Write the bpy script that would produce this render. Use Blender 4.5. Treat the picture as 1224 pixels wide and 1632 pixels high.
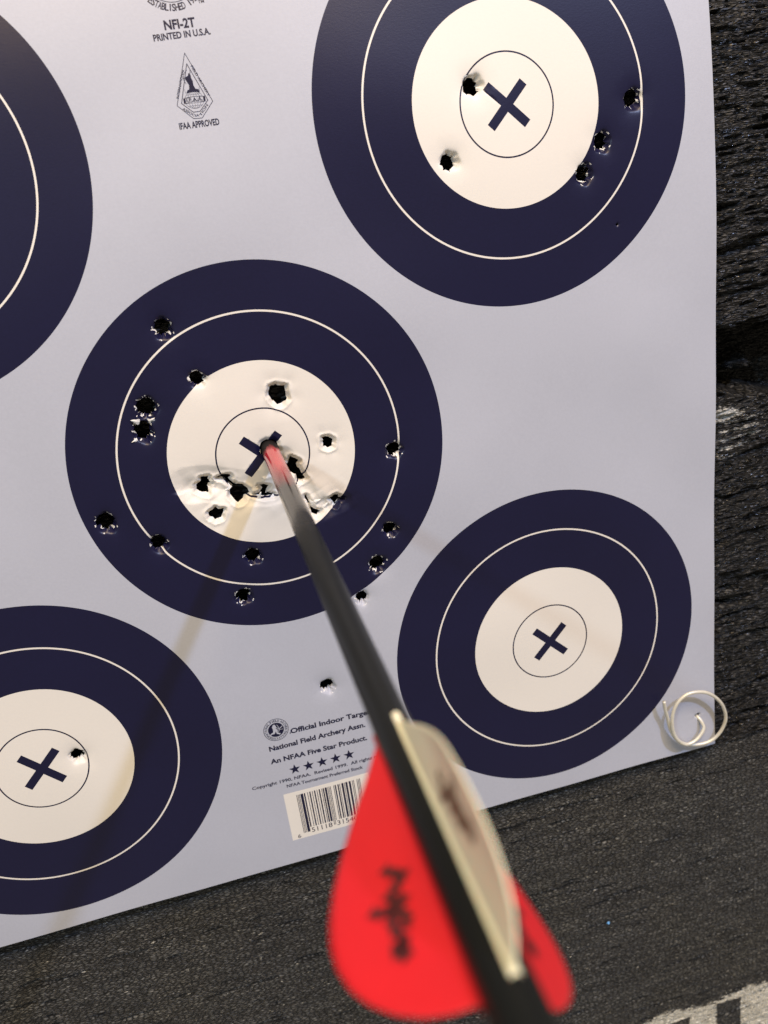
import bpy, math, random
import numpy as np
from mathutils import Matrix, Vector
from mathutils.geometry import delaunay_2d_cdt

# Coordinates below are written in centimetres in the frame of the paper:
# x to the right along the paper, y up it, z out of it.  V() puts them in metres in the world (paper upright, facing -Y).
CM = 0.01
def V(x, y, z): return (x * CM, -z * CM, y * CM)
def Vn(P):
    P = np.asarray(P, float)
    return np.stack([P[:, 0], -P[:, 2], P[:, 1]], 1) * CM

sc = bpy.context.scene
for o in list(bpy.data.objects): bpy.data.objects.remove(o)
col = sc.collection

# ---------------------------------------------------------------- camera
cam_d = bpy.data.cameras.new('camera'); cam = bpy.data.objects.new('camera', cam_d); col.objects.link(cam)
R = np.array([[0.9639762924466326, 0.20148471645796243, -0.17364796755126058],
              [-0.13462005361175794, 0.932621235775257, 0.3348060210727576],
              [0.22940607831179316, -0.29936856818119506, 0.926148644451156]])
Mx = np.array([[1, 0, 0], [0, 0, -1], [0, 1, 0]])
Rw = Mx @ R
mw = Matrix.Identity(4)
for i in range(3):
    for j in range(3): mw[i][j] = Rw[i][j]
cx = V(-1.8442, 9.2017, 35.664)
for i in range(3): mw[i][3] = cx[i]
cam.matrix_world = mw
cam_d.sensor_fit = 'VERTICAL'; cam_d.sensor_height = 4.8; cam_d.sensor_width = 3.6
cam_d.lens = 4.8 * 1357 / 1632
cam_d.clip_start = 0.005; cam_d.clip_end = 50
cam_d.dof.use_dof = True; cam_d.dof.focus_distance = 0.37; cam_d.dof.aperture_fstop = 1.55
sc.camera = cam

# ---------------------------------------------------------------- light
w = bpy.data.worlds.new('World'); sc.world = w; w.use_nodes = True
bg = w.node_tree.nodes['Background']
bg.inputs[0].default_value = (1.0, 0.88, 0.70, 1); bg.inputs[1].default_value = 0.30
def area(name, pos, target, power, size, color, size_y=None):
    d = bpy.data.lights.new(name, 'AREA'); d.energy = power; d.size = size * CM; d.color = color
    if size_y: d.shape = 'RECTANGLE'; d.size_y = size_y * CM
    o = bpy.data.objects.new(name, d); col.objects.link(o)
    o.location = V(*pos)
    q = (Vector(V(*target)) - Vector(V(*pos))).to_track_quat('-Z', 'Y'); o.rotation_euler = q.to_euler()
    return o
area('cool_ceiling_lamp', (113, 172, 150), (0, 0, 0), 40, 9, (0.50, 0.63, 1.0))
area('second_ceiling_lamp', (-118, 108, 150), (0, 0, 0), 10, 9, (0.55, 0.78, 1.0))
area('warm_ceiling_lamp', (15, 165, 100), (0, 5, 0), 43, 120, (1.0, 0.73, 0.42), 60)

sc.view_settings.view_transform = 'Standard'; sc.view_settings.look = 'None'
sc.view_settings.gamma = 1; sc.view_settings.use_curve_mapping = False; sc.view_settings.exposure = 0
sc.render.engine = 'CYCLES'

# ---------------------------------------------------------------- materials
def new_mat(name):
    m = bpy.data.materials.new(name); m.use_nodes = True
    nt = m.node_tree; return m, nt, nt.nodes['Principled BSDF']
def N(nt, t, **kw):
    n = nt.nodes.new(t)
    for k, v in kw.items(): setattr(n, k, v)
    return n
def noise(nt, scale, detail=3, rough=0.5, vec=None):
    n = N(nt, 'ShaderNodeTexNoise'); n.inputs['Scale'].default_value = scale
    n.inputs['Detail'].default_value = detail; n.inputs['Roughness'].default_value = rough
    if vec: nt.links.new(vec, n.inputs['Vector'])
    return n
def ramp(nt, fac, stops):
    r = N(nt, 'ShaderNodeValToRGB'); e = r.color_ramp.elements
    e[0].position, e[0].color = stops[0][0], (*stops[0][1], 1)
    e[1].position, e[1].color = stops[-1][0], (*stops[-1][1], 1)
    for p, c in stops[1:-1]:
        q = e.new(p); q.color = (*c, 1)
    nt.links.new(fac, r.inputs[0]); return r
def objvec(nt, scale=(1, 1, 1)):
    tc = N(nt, 'ShaderNodeTexCoord'); mp = N(nt, 'ShaderNodeMapping'); mp.inputs['Scale'].default_value = scale
    nt.links.new(tc.outputs['Object'], mp.inputs['Vector']); return mp.outputs[0]
def paper_mat(name, c, rough=0.5, var=0.05, spec=0.4, fib=1.0):
    m, nt, b = new_mat(name)
    v = objvec(nt)
    n1 = noise(nt, 900, 4, 0.6, v); n2 = noise(nt, 18, 3, 0.5, v)
    a = N(nt, 'ShaderNodeMath', operation='ADD'); nt.links.new(n1.outputs[0], a.inputs[0]); nt.links.new(n2.outputs[0], a.inputs[1])
    r = ramp(nt, a.outputs[0], [(0.6, tuple(x * (1 - var) for x in c)), (1.4, tuple(min(1, x * (1 + var)) for x in c))])
    # map range of the sum (0..2) onto the ramp
    h = N(nt, 'ShaderNodeMath', operation='MULTIPLY'); h.inputs[1].default_value = 0.5
    nt.links.new(a.outputs[0], h.inputs[0]); nt.links.new(h.outputs[0], r.inputs[0])
    r.color_ramp.elements[0].position = 0.35; r.color_ramp.elements[1].position = 0.65
    nt.links.new(r.outputs[0], b.inputs['Base Color'])
    b.inputs['Roughness'].default_value = rough; b.inputs['Specular IOR Level'].default_value = spec
    bu = N(nt, 'ShaderNodeBump'); bu.inputs['Strength'].default_value = 0.12 * fib; bu.inputs['Distance'].default_value = 0.0002
    n3 = noise(nt, 1600, 3, 0.6, objvec(nt, (0.5, 1, 1)))
    nt.links.new(n3.outputs[0], bu.inputs['Height']); nt.links.new(bu.outputs[0], b.inputs['Normal'])
    return m
M_GREY = paper_mat('light_grey_blue_print', (0.455, 0.472, 0.540), 0.5, 0.04)
M_NAVY = paper_mat('navy_ink', (0.0072, 0.0070, 0.0340), 0.36, 0.10, 0.36)
M_WHITE = paper_mat('cream_white_paper', (0.775, 0.735, 0.67), 0.5, 0.015)
M_RAW = paper_mat('torn_paper_fibre', (0.80, 0.79, 0.76), 0.8, 0.08, 0.2, 3)

def plain(name, c, rough=0.5, spec=0.5, metal=0, **kw):
    m, nt, b = new_mat(name); b.inputs['Base Color'].default_value = (*c, 1)
    b.inputs['Roughness'].default_value = rough; b.inputs['Specular IOR Level'].default_value = spec
    b.inputs['Metallic'].default_value = metal
    n = noise(nt, 250, 3, 0.5, objvec(nt))
    r = ramp(nt, n.outputs[0], [(0.3, tuple(x * .92 for x in c)), (0.7, tuple(min(1, x * 1.06) for x in c))])
    nt.links.new(r.outputs[0], b.inputs['Base Color'])
    return m

# ---------------------------------------------------------------- object helpers
def mesh_obj(name, verts, faces, mats, parent=None, mat_idx=None, smooth=False):
    me = bpy.data.meshes.new(name); me.from_pydata([tuple(v) for v in verts], [], [tuple(f) for f in faces])
    for m in (mats if isinstance(mats, (list, tuple)) else [mats]): me.materials.append(m)
    if mat_idx is not None: me.polygons.foreach_set('material_index', np.asarray(mat_idx, np.int32))
    if smooth: me.polygons.foreach_set('use_smooth', np.ones(len(me.polygons), bool))
    me.update()
    o = bpy.data.objects.new(name, me); col.objects.link(o)
    if parent: o.parent = parent
    return o
def empty(name, loc=(0, 0, 0)):
    o = bpy.data.objects.new(name, None); o.empty_display_size = 0.02; col.objects.link(o); o.location = loc; return o
def tag(o, label=None, cat=None, group=None, kind=None):
    if label: o['label'] = label
    if cat: o['category'] = cat
    if group: o['group'] = group
    if kind: o['kind'] = kind
def attach(o, root):     # geometry is written in world coordinates; keep it there under the root
    o.parent = root; o.matrix_parent_inverse = Matrix.Translation(root.location).inverted()
    return o

# ---------------------------------------------------------------- the shape of the hanging paper
BOW = [-0.0482, -0.6571, 0.4939, -0.07, -0.0766, 0.3382, -0.9241, -0.005, -0.4494]
EXP = [(2, 0), (0, 2), (1, 1), (3, 0), (2, 1), (1, 2), (0, 3), (4, 0), (0, 4)]
rng = np.random.default_rng(5)
WAVES = [(rng.uniform(-1, 1), rng.uniform(-1, 1), rng.uniform(0, 6.28)) for _ in range(10)]
HOLES = [(-2.97,5.82,0.44),(-2.05,3.61,0.38),(-4.30,2.78,0.50),(-4.63,1.86,0.47),(5.72,-0.96,0.41),(5.05,-4.64,0.40),
 (4.21,-6.21,0.46),(3.27,-7.70,0.36),(-1.27,-4.52,0.42),(-2.03,-6.32,0.42),(-5.08,-3.05,0.43),(-6.98,-1.66,0.47),
 (0.96,-11.87,0.41),(11.06,13.28,0.46),(9.70,10.58,0.42),(17.97,11.99,0.45),(16.45,10.50,0.43),(15.55,9.34,0.44),(-10.77,-12.25,0.40)]
TEARS = {
'h19':[(0.841,-0.867),(1.014,-0.657),(1.158,-0.407),(1.343,-0.513),(1.463,-0.607),(1.335,-0.757),(1.496,-1.213),(1.627,-1.453),(1.438,-1.556),(1.278,-1.487),(1.281,-1.275),(1.068,-1.125),(0.916,-1.023)],
'h17':[(-2.13,-0.712),(-1.823,-0.657),(-1.562,-0.669),(-1.543,-0.742),(-1.662,-0.843),(-1.396,-1.178),(-1.114,-1.272),(-0.922,-1.489),(-0.889,-1.672),(-1.141,-1.761),(-1.199,-1.891),(-1.451,-1.979),(-1.585,-1.808),(-1.712,-1.604),(-1.665,-1.367),(-1.537,-1.219),(-1.77,-0.89),(-1.846,-0.77)],
'h15':[(-2.784,-0.567),(-2.457,-0.565),(-2.515,-0.692),(-2.385,-0.857),(-2.525,-0.898),(-2.607,-1.299),(-2.852,-1.213),(-3.063,-1.064),(-3.04,-0.86),(-2.856,-0.76)],
'h16':[(-2.779,-2.145),(-2.445,-1.968),(-2.331,-2.064),(-2.108,-2.112),(-2.219,-2.338),(-2.278,-2.468),(-2.555,-2.515),(-2.629,-2.391),(-2.75,-2.329)],
'h18':[(-0.405,-1.42),(-0.012,-1.481),(-0.106,-1.625),(-0.176,-1.823),(0.145,-1.927),(0.102,-1.975),(-0.266,-1.947),(-0.708,-1.782),(-0.436,-1.768),(-0.301,-1.584)],
'h20':[(1.64,-2.826),(1.785,-3.003),(2.046,-3.119),(1.845,-3.274),(1.654,-3.159)],
'slit':[(1.454,-2.277),(1.523,-2.277),(1.577,-2.448),(1.634,-2.693),(1.558,-2.648),(1.464,-2.424)],
'h21':[(2.551,-2.584),(2.813,-2.479),(2.941,-2.557),(2.953,-2.706),(3.095,-2.7),(2.834,-2.791),(2.733,-2.989),(2.659,-2.79)],
'h6':[(2.648,0.182),(2.888,0.19),(3.085,0.048),(3.01,-0.251),(2.811,-0.295),(2.623,-0.189)],
'h5':[(0.795,2.769),(1.065,2.819),(1.435,2.688),(1.427,2.458),(1.44,2.158),(1.176,1.974),(0.979,1.977),(0.791,2.21),(0.7,2.425)],
'arrow':[(-0.09,0.343),(0.0,0.50),(0.25,0.60),(0.52,0.56),(0.68,0.36),(0.72,0.05),(0.762,-0.362),(0.879,-0.539),(0.764,-0.537),(0.64,-0.33),(0.437,-0.297),(0.115,-0.24),(-0.09,0.045)],
'pinhole':[(20.50,-19.20),(20.62,-19.14),(20.76,-19.12),(20.80,-19.22),(20.72,-19.30),(20.60,-19.40),(20.55,-19.30)],
'nick':[(16.85,7.10),(16.93,7.17),(17.0,7.10),(16.9,7.04)],
}
DENT = {'h19':.22,'h17':.26,'h15':.2,'h16':.2,'h18':.2,'h20':.2,'slit':.15,'h21':.2,'h6':.2,'h5':.26,'arrow':.10,'pinhole':.06,'nick':.03}
def seg_dist(x, y, pts, closed=True):
    pts = np.array(pts); d = np.full(x.shape, 1e9)
    n = len(pts)
    for i in range(n if closed else n - 1):
        a = pts[i]; b = pts[(i + 1) % n]; ab = b - a; L = ab @ ab + 1e-12
        t = np.clip(((x - a[0]) * ab[0] + (y - a[1]) * ab[1]) / L, 0, 1)
        d = np.minimum(d, np.hypot(x - a[0] - t * ab[0], y - a[1] - t * ab[1]))
    return d
def inside(x, y, pts):
    c = np.zeros(x.shape, bool); n = len(pts)
    for i in range(n):
        x0, y0 = pts[i]; x1, y1 = pts[(i + 1) % n]
        if y0 == y1: continue
        c ^= ((y0 > y) != (y1 > y)) & (x < (x1 - x0) * (y - y0) / (y1 - y0) + x0)
    return c
RIMN = [(rng.uniform(0, 6.28), rng.uniform(0, 6.28), rng.uniform(0, 6.28)) for _ in HOLES]
def paper_z(x, y):
    x = np.asarray(x, float); y = np.asarray(y, float)
    z = sum(c * (x / 20) ** i * (y / 20) ** j for c, (i, j) in zip(BOW, EXP))
    for (a, b, p) in WAVES: z = z + 0.010 * np.sin(a * x * 0.9 + b * y * 0.9 + p)
    for (hx, hy, r0), (p1, p2, p3) in zip(HOLES, RIMN):
        dx = x - hx; dy = y - hy; r = np.hypot(dx, dy)
        a = np.arctan2(dy, dx)
        rr = r0 * (1 + .07 * np.sin(2 * a + p1) + .05 * np.sin(5 * a + p2))
        out = np.clip(r - rr, 0, None)
        ang = 1 + .35 * np.sin(3 * a + p3) * np.exp(-out / 0.2)
        z = z - 0.045 * np.exp(-out / 0.10) * ang - 0.035 * np.exp(-(out / 0.45) ** 2)
        inn = np.clip(rr - r, 0, None)
        z = z - inn * (1.25 + .35 * np.sin(7 * a + p1))
    near = (np.abs(x) < 4.5) & (y < 4) & (y > -4.6)
    if near.any():
        xn = x[near]; yn = y[near]; zn = np.zeros(xn.shape)
        dv = seg_dist(xn, yn, [(-3.3, -.95), (-2.7, -1.0), (-1.3, -1.5), (-.2, -1.75), (.6, -1.7)], False)
        up_ = yn > (-1.0 - .35 * (xn + 2.7) * (xn > -2.7) * (xn < -.2))
        zn -= 0.27 * np.clip(1 - dv / np.where(up_, 1.05, .62), 0, 1)
        dv = seg_dist(xn, yn, [(.8, -.3), (1.3, -1.2), (1.55, -2.4), (1.8, -3.1), (2.6, -2.9), (3.0, -2.8)], False)
        zn -= 0.19 * np.clip(1 - dv / .52, 0, 1)
        # crumples between the tears
        env = np.exp(-(np.minimum(seg_dist(xn, yn, [(-3, -1), (-1.3, -1.5), (.3, -1.8), (1.5, -2.3), (2.9, -2.7)], False), 3) / 0.75) ** 2)
        tri_ = lambda t: np.abs((t % 2) - 1)
        zn += env * (.05 * tri_(1.3 * xn + .9 * yn + .3) + .04 * tri_(2.3 * yn - 1.4 * xn) - .05)
        zn += env * (0.020 * np.abs(np.sin(3.1 * xn + 1.7 * yn + 1)) + 0.028 * np.abs(np.sin(5.3 * yn - 2.2 * xn)) + 0.02 * np.sin(7 * xn + 4 * yn))
        z[near] += zn
    for k, pts in TEARS.items():
        cx_, cy_ = np.mean(pts, 0); m = (np.abs(x - cx_) < 2) & (np.abs(y - cy_) < 2)
        if m.any():
            d = seg_dist(x[m], y[m], pts); s = DENT[k]
            w_ = 0.15 if s > .08 else .05
            zz = -s * np.clip(1 - d / w_, 0, 1) - 0.25 * s * np.exp(-(d / 0.5) ** 2)
            if s > .12: zz += .035 * np.exp(-((d - w_ - .03) / .07) ** 2)
            a = np.arctan2(y[m] - cy_, x[m] - cx_)
            zz *= 1 + .25 * np.sin(6 * a + cx_ * 3)
            z[m] += zz
    return z

# ---------------------------------------------------------------- triangulate the printed sheet, with every print edge and tear as a real edge
X0, X1, Y0, Y1 = -21.70, 21.70, -21.36, 21.36
SPOTS = [(0, 0), (12.376, 12.388), (12.376, -12.388), (-12.376, -12.388), (-12.376, 12.388)]
PATCH = (-2.15, 2.19, -20.0, -17.15)
pts, edges = [], []
def add_loop(l):
    s = len(pts); pts.extend([tuple(p) for p in l]); n = len(l)
    edges.extend([(s + i, s + (i + 1) % n) for i in range(n)])
def rect_loop(x0, x1, y0, y1, st=0.5):
    l = []
    nx = max(2, int((x1 - x0) / st)); ny = max(2, int((y1 - y0) / st))
    l += [(x0 + (x1 - x0) * i / nx, y0) for i in range(nx)]
    l += [(x1, y0 + (y1 - y0) * i / ny) for i in range(ny)]
    l += [(x1 - (x1 - x0) * i / nx, y1) for i in range(nx)]
    l += [(x0, y1 - (y1 - y0) * i / ny) for i in range(ny)]
    return l
add_loop(rect_loop(X0, X1, Y0, Y1, 0.35)); add_loop(rect_loop(*PATCH, 0.3))
RAD = [8.0, 6.04, 5.96, 4.0, 2.032, 1.968]
def circle(cx_, cy_, r, n): return [(cx_ + r * math.cos(2 * math.pi * i / n), cy_ + r * math.sin(2 * math.pi * i / n)) for i in range(n)]
def cross(cx_, cy_, L=1.13, hw=0.19):
    l = []
    for k in range(4):
        t = math.radians(45 + 90 * k); c, s = math.cos(t), math.sin(t)
        for (a, b) in ((hw, -hw), (L, -hw), (L, hw)): l.append((cx_ + a * c - b * s, cy_ + a * s + b * c))
    return l
CROSS = [cross(a, b) for a, b in SPOTS]
for i, (a, b) in enumerate(SPOTS):
    for r in RAD: add_loop(circle(a, b, r, 288 if r > 3 else 144))
    add_loop(CROSS[i])
OPEN = []
rr_ = random.Random(11)
for (hx, hy, r0) in HOLES:
    white_ = math.hypot(hx - SPOTS[1][0], hy - SPOTS[1][1]) < 3.6
    ox, oy = (-.10, -.07) if white_ else ((-.07, .06) if hx > 9 else (-.03, .055))
    cx0, cy0 = hx, hy; hx, hy = hx + ox, hy + oy
    n = rr_.randint(7, 10); l = []; a0 = rr_.uniform(0, 6.28)
    ws = [rr_.uniform(.6, 1.4) for _ in range(n)]; S = sum(ws); acc = a0
    for k in range(n):
        wd = ws[k] / S * 2 * math.pi
        low = math.sin(acc + wd / 2) < 0.1          # the lower flaps are the longer ones
        tip = r0 * (rr_.uniform(.54, .74) if low else rr_.uniform(.68, .84)); notch = r0 * rr_.uniform(.78, .92)
        l.append((hx + notch * math.cos(acc), hy + notch * math.sin(acc)))
        for f, q in ((.13, .75), (.35, 1.0), (.62, .95), (.87, .8)):
            r = notch + (tip - notch) * q * rr_.uniform(.85, 1.1)
            aa = acc + wd * (f + rr_.uniform(-.07, .07)); l.append((hx + r * math.cos(aa), hy + r * math.sin(aa)))
        acc += wd
    OPEN.append(l); add_loop(l)
for k, l in TEARS.items():
    ll = []
    for i in range(len(l)):                        # ragged edge
        a = np.array(l[i]); b = np.array(l[(i + 1) % len(l)]); n = max(1, int(np.hypot(*(b - a)) / 0.09))
        for j in range(n):
            p = a + (b - a) * j / n
            if j and k not in ('nick',): p = p + np.array([rr_.uniform(-.022, .022), rr_.uniform(-.022, .022)])
            ll.append(tuple(p))
    OPEN.append(ll); add_loop(ll)
# filling points
fill = []
for i in range(int((X1 - X0) / 0.42)):
    for j in range(int((Y1 - Y0) / 0.42)):
        fill.append((X0 + .25 + i * .42 + rr_.uniform(-.08, .08), Y0 + .25 + j * .42 + rr_.uniform(-.08, .08)))
for i in range(147):
    for j in range(98): fill.append((-3.6 + i * .05 + rr_.uniform(-.012, .012), -4.0 + j * .05 + rr_.uniform(-.02, .02)))
for (hx, hy, r0) in HOLES:
    for k, f in enumerate([.55, .65, .75, .85, .93, 1.0, 1.06, 1.14, 1.25, 1.4, 1.6, 1.9, 2.3]):
        n = 44
        for j in range(n):
            a = 2 * math.pi * (j + .5 * (k % 2)) / n; fill.append((hx + f * r0 * math.cos(a), hy + f * r0 * math.sin(a)))
for key in ('h5', 'h6', 'pinhole', 'nick'):
    cx_, cy_ = np.mean(TEARS[key], 0); rad = {'h5': 1.2, 'h6': .9, 'pinhole': .5, 'nick': .25}[key]; st = .06 if rad > .6 else .04
    q = np.arange(-rad, rad, st)
    for a in q:
        for b in q: fill.append((cx_ + a + rr_.uniform(-.015, .015), cy_ + b + rr_.uniform(-.015, .015)))
fill = np.array(fill)
keep = np.ones(len(fill), bool)
for l in OPEN: keep &= ~inside(fill[:, 0], fill[:, 1], l)
P0 = np.array(pts)
# keep filling points off the print edges
for (a, b) in SPOTS:
    r = np.hypot(fill[:, 0] - a, fill[:, 1] - b)
    for q in RAD: keep &= np.abs(r - q) > 0.025
fill = fill[keep & (fill[:, 0] > X0 + .1) & (fill[:, 0] < X1 - .1) & (fill[:, 1] > Y0 + .1) & (fill[:, 1] < Y1 - .1)]
allp = [Vector(p) for p in pts] + [Vector(p) for p in fill.tolist()]
res = delaunay_2d_cdt(allp, edges, [], 0, 1e-5)
vv = np.array([(v.x, v.y) for v in res[0]]); tris = np.array([f for f in res[2] if len(f) == 3])
cen = vv[tris].mean(1)
ok = (cen[:, 0] > X0) & (cen[:, 0] < X1) & (cen[:, 1] > Y0) & (cen[:, 1] < Y1)
for l in OPEN:
    l = np.array(l); m = (np.abs(cen[:, 0] - l[:, 0].mean()) < 2) & (np.abs(cen[:, 1] - l[:, 1].mean()) < 2)
    idx = np.where(m)[0]; ok[idx[inside(cen[idx, 0], cen[idx, 1], [tuple(q) for q in l])]] = False
ar = 0.5 * ((vv[tris[:, 1], 0] - vv[tris[:, 0], 0]) * (vv[tris[:, 2], 1] - vv[tris[:, 0], 1]) - (vv[tris[:, 2], 0] - vv[tris[:, 0], 0]) * (vv[tris[:, 1], 1] - vv[tris[:, 0], 1]))
ok &= np.abs(ar) > 1e-8
tris = tris[ok]; cen = cen[ok]; ar = ar[ok]
tris[ar < 0] = tris[ar < 0][:, ::-1]
P3 = np.column_stack([vv, paper_z(vv[:, 0], vv[:, 1])])
W3 = Vn(P3)
fn = np.cross(W3[tris[:, 1]] - W3[tris[:, 0]], W3[tris[:, 2]] - W3[tris[:, 0]])
vn = np.zeros_like(W3)
for k in range(3): np.add.at(vn, tris[:, k], fn)
vn /= (np.linalg.norm(vn, axis=1, keepdims=True) + 1e-20)
# classify faces:  part id and ink
part = np.zeros(len(tris), int); ink = np.zeros(len(tris), int)      # 0 sheet
m = (cen[:, 0] > PATCH[0]) & (cen[:, 0] < PATCH[1]) & (cen[:, 1] > PATCH[2]) & (cen[:, 1] < PATCH[3])
part[m] = 100; ink[m] = 2
for i, (a, b) in enumerate(SPOTS):
    r = np.hypot(cen[:, 0] - a, cen[:, 1] - b)
    s = r < 8.0; part[s] = 1 + i * 3; ink[s] = 1
    ink[(r < 6.04) & (r > 5.96)] = 2
    s = r < 4.0; part[s] = 2 + i * 3; ink[s] = 2
    ink[(r < 2.032) & (r > 1.968)] = 1
    idx = np.where(r < 1.4)[0]; idx = idx[inside(cen[idx, 0], cen[idx, 1], CROSS[i])]; part[idx] = 3 + i * 3; ink[idx] = 1
# torn fibre shows along the very edge of the tears on the dark print, in places
rim_d = np.full(len(tris), 9.0)
for l in OPEN:
    la = np.array(l); mm = np.where((np.abs(cen[:, 0] - la[:, 0].mean()) < 1.2) & (np.abs(cen[:, 1] - la[:, 1].mean()) < 1.2))[0]
    if len(mm): rim_d[mm] = np.minimum(rim_d[mm], seg_dist(cen[mm, 0], cen[mm, 1], l))
pat = np.sin(cen[:, 0] * 13.1 + 2 * np.sin(cen[:, 1] * 9)) + np.sin(cen[:, 1] * 17.3 + cen[:, 0] * 5)
ink[(rim_d < 0.012 + 0.035 * (pat > 1.1)) & (pat > 0.45)] = 3
for (hx, hy, r0), ph in zip(HOLES, RIMN):                          # creases round the hole where the ink has cracked
    dx = cen[:, 0] - hx; dy = cen[:, 1] - hy; r = np.hypot(dx, dy); a = np.arctan2(dy, dx)
    s = (np.abs(r - r0 * (1 + .07 * np.sin(2 * a + ph[0]) + .05 * np.sin(5 * a + ph[1]))) < .014) & (np.sin(4 * a + ph[2]) + np.sin(9 * a) > 1.1)
    ink[s] = 3

face_root = empty('target_face', V(0, 0, 0))
tag(face_root, 'light grey paper archery target with five navy and cream spots, full of arrow holes', 'paper target')
def piece(name, sel, parent, mats=(M_GREY, M_NAVY, M_WHITE, M_RAW)):
    t = tris[sel]; u, inv = np.unique(t, return_inverse=True)
    o = mesh_obj(name, W3[u], inv.reshape(-1, 3), list(mats), None, ink[sel], True)
    o.data.normals_split_custom_set_from_vertices([tuple(q) for q in vn[u]])
    o.parent = parent; return o
sheet = piece('paper_sheet', part == 0, face_root)
for i, nm in enumerate(['spot'] * 5):
    sp = piece('target_spot', part == 1 + i * 3, face_root)
    piece('bullseye', part == 2 + i * 3, sp); piece('cross_mark', part == 3 + i * 3, sp)
# back of the sheet and the raw torn / cut edges (0.25 mm card)
TH = 0.00026
ecount = {}
for t in tris.tolist():
    for a, b in ((t[0], t[1]), (t[1], t[2]), (t[2], t[0])):
        if (b, a) in ecount: del ecount[(b, a)]
        else: ecount[(a, b)] = 1
u, inv = np.unique(tris, return_inverse=True); remap = {int(a): i for i, a in enumerate(u)}
n = len(u); bv = np.vstack([W3[u], W3[u] - vn[u] * TH])
bf = (inv.reshape(-1, 3)[:, ::-1] + n).tolist(); 
for (a, b) in ecount: bf.append((remap[b], remap[a], remap[a] + n, remap[b] + n))
mesh_obj('paper_backing', bv, bf, M_RAW, face_root, None, False)

# ragged shreds of torn paper standing at the tears in the middle spot
def shred(x, y, ang, L, wd, lift, seed):
    r_ = random.Random(seed); n = 7; ca, sa = math.cos(math.radians(ang)), math.sin(math.radians(ang)); v = []; f = []
    for i in range(n + 1):
        t = i / n; hw = wd * (1 - t) ** .7 * r_.uniform(.75, 1.2); cy_ = .10 * wd * math.sin(5 * t + seed)
        for k in (-1, 0, 1):
            px = x + ca * L * t - sa * (hw * k + cy_); py = y + sa * L * t + ca * (hw * k + cy_)
            zz = float(paper_z(np.array([x]), np.array([y]))[0]) * (1 - t) + float(paper_z(np.array([x]), np.array([y]))[0]) * t + lift * math.sin(t * 2.0) + .03 + (.03 if k == 0 else 0)
            v.append((px, py, zz))
    for i in range(n):
        for k in range(2): a_ = i * 3 + k; f.append((a_, a_ + 3, a_ + 4, a_ + 1))
    m_ = len(v); v += [(a_, b_, c_ - .028) for a_, b_, c_ in v]; f += [tuple(q + m_ for q in g)[::-1] for g in f]
    for i in range(n): f += [(i * 3, i * 3 + m_, i * 3 + 3 + m_, i * 3 + 3), (i * 3 + 2, i * 3 + 5, i * 3 + 5 + m_, i * 3 + 2 + m_)]
    f += [(0, 1, 1 + m_, m_), (1, 2, 2 + m_, 1 + m_)]
    mesh_obj('torn_flap', Vn(v), f, M_RAW, face_root)
for q in ((-4.70, 2.30, 158, .36, .12, .14, 1), (-4.35, 2.25, 20, .3, .09, .1, 2), (-.86, -1.60, 25, .42, .12, .12, 3), (-.55, -1.95, 60, .34, .10, .10, 4), (-1.62, -1.15, 215, .36, .12, .12, 5),
          (1.30, -1.62, 235, .42, .13, .14, 6), (1.50, -1.60, 330, .34, .10, .12, 7), (1.66, -2.62, 10, .46, .16, .12, 8), (2.05, -3.05, 35, .50, .13, .10, 9), (2.72, -2.95, 200, .30, .10, .1, 10),
          (-2.42, -.70, 330, .30, .09, .1, 11), (.15, -2.0, 200, .34, .09, .08, 12), (-4.95, 1.62, 200, .26, .07, .1, 13)): shred(*q)

# ---------------------------------------------------------------- print: writing, stars, bar code, badges
LIFT = 0.004
def decal(name, pts2, faces, mat, parent, lift=LIFT):
    pts2 = np.array(pts2, float); z = paper_z(pts2[:, 0], pts2[:, 1]) + lift
    fs = []
    for f in faces:
        p = pts2[list(f)]; a = 0.0
        for k in range(len(f)):
            a += p[k - 1][0] * p[k][1] - p[k][0] * p[k - 1][1]
        fs.append(tuple(f) if a > 0 else tuple(f)[::-1])
    return mesh_obj(name, Vn(np.column_stack([pts2, z])), fs, mat, parent)
_gc = {}
def glyph(body, bold):
    k = (body, bold)
    if k not in _gc:
        c = bpy.data.curves.new('writing', 'FONT'); c.body = body; c.resolution_u = 3; c.offset = bold; c.size = 1; c.fill_mode = 'FRONT' if hasattr(c, 'fill_mode') else c.fill_mode
        c.dimensions = '2D'
        o = bpy.data.objects.new('writing', c); me = bpy.data.meshes.new_from_object(o)
        v = np.array([(q.co.x, q.co.y) for q in me.vertices]); f = [tuple(p.vertices) for p in me.polygons]
        bpy.data.meshes.remove(me); bpy.data.objects.remove(o); bpy.data.curves.remove(c)
        _gc[k] = (v, f)
    return _gc[k]
CAP = float(glyph('H', 0.0)[0][:, 1].max())
def layout(body, p0, p1, h, bold=0.012):
    v, f = glyph(body, bold)
    p0 = np.array(p0); p1 = np.array(p1); L = np.hypot(*(p1 - p0)); e = (p1 - p0) / L; q = np.array([-e[1], e[0]])
    xs = (v[:, 0] - v[:, 0].min()) / (v[:, 0].max() - v[:, 0].min()) * L
    return p0 + xs[:, None] * e + (v[:, 1] / CAP * h)[:, None] * q, f
def text(name, body, p0, p1, h, parent, mat=None, bold=0.012):
    v, f = layout(body, p0, p1, h, bold); return decal(name, v, f, mat or M_NAVY, parent)
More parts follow.
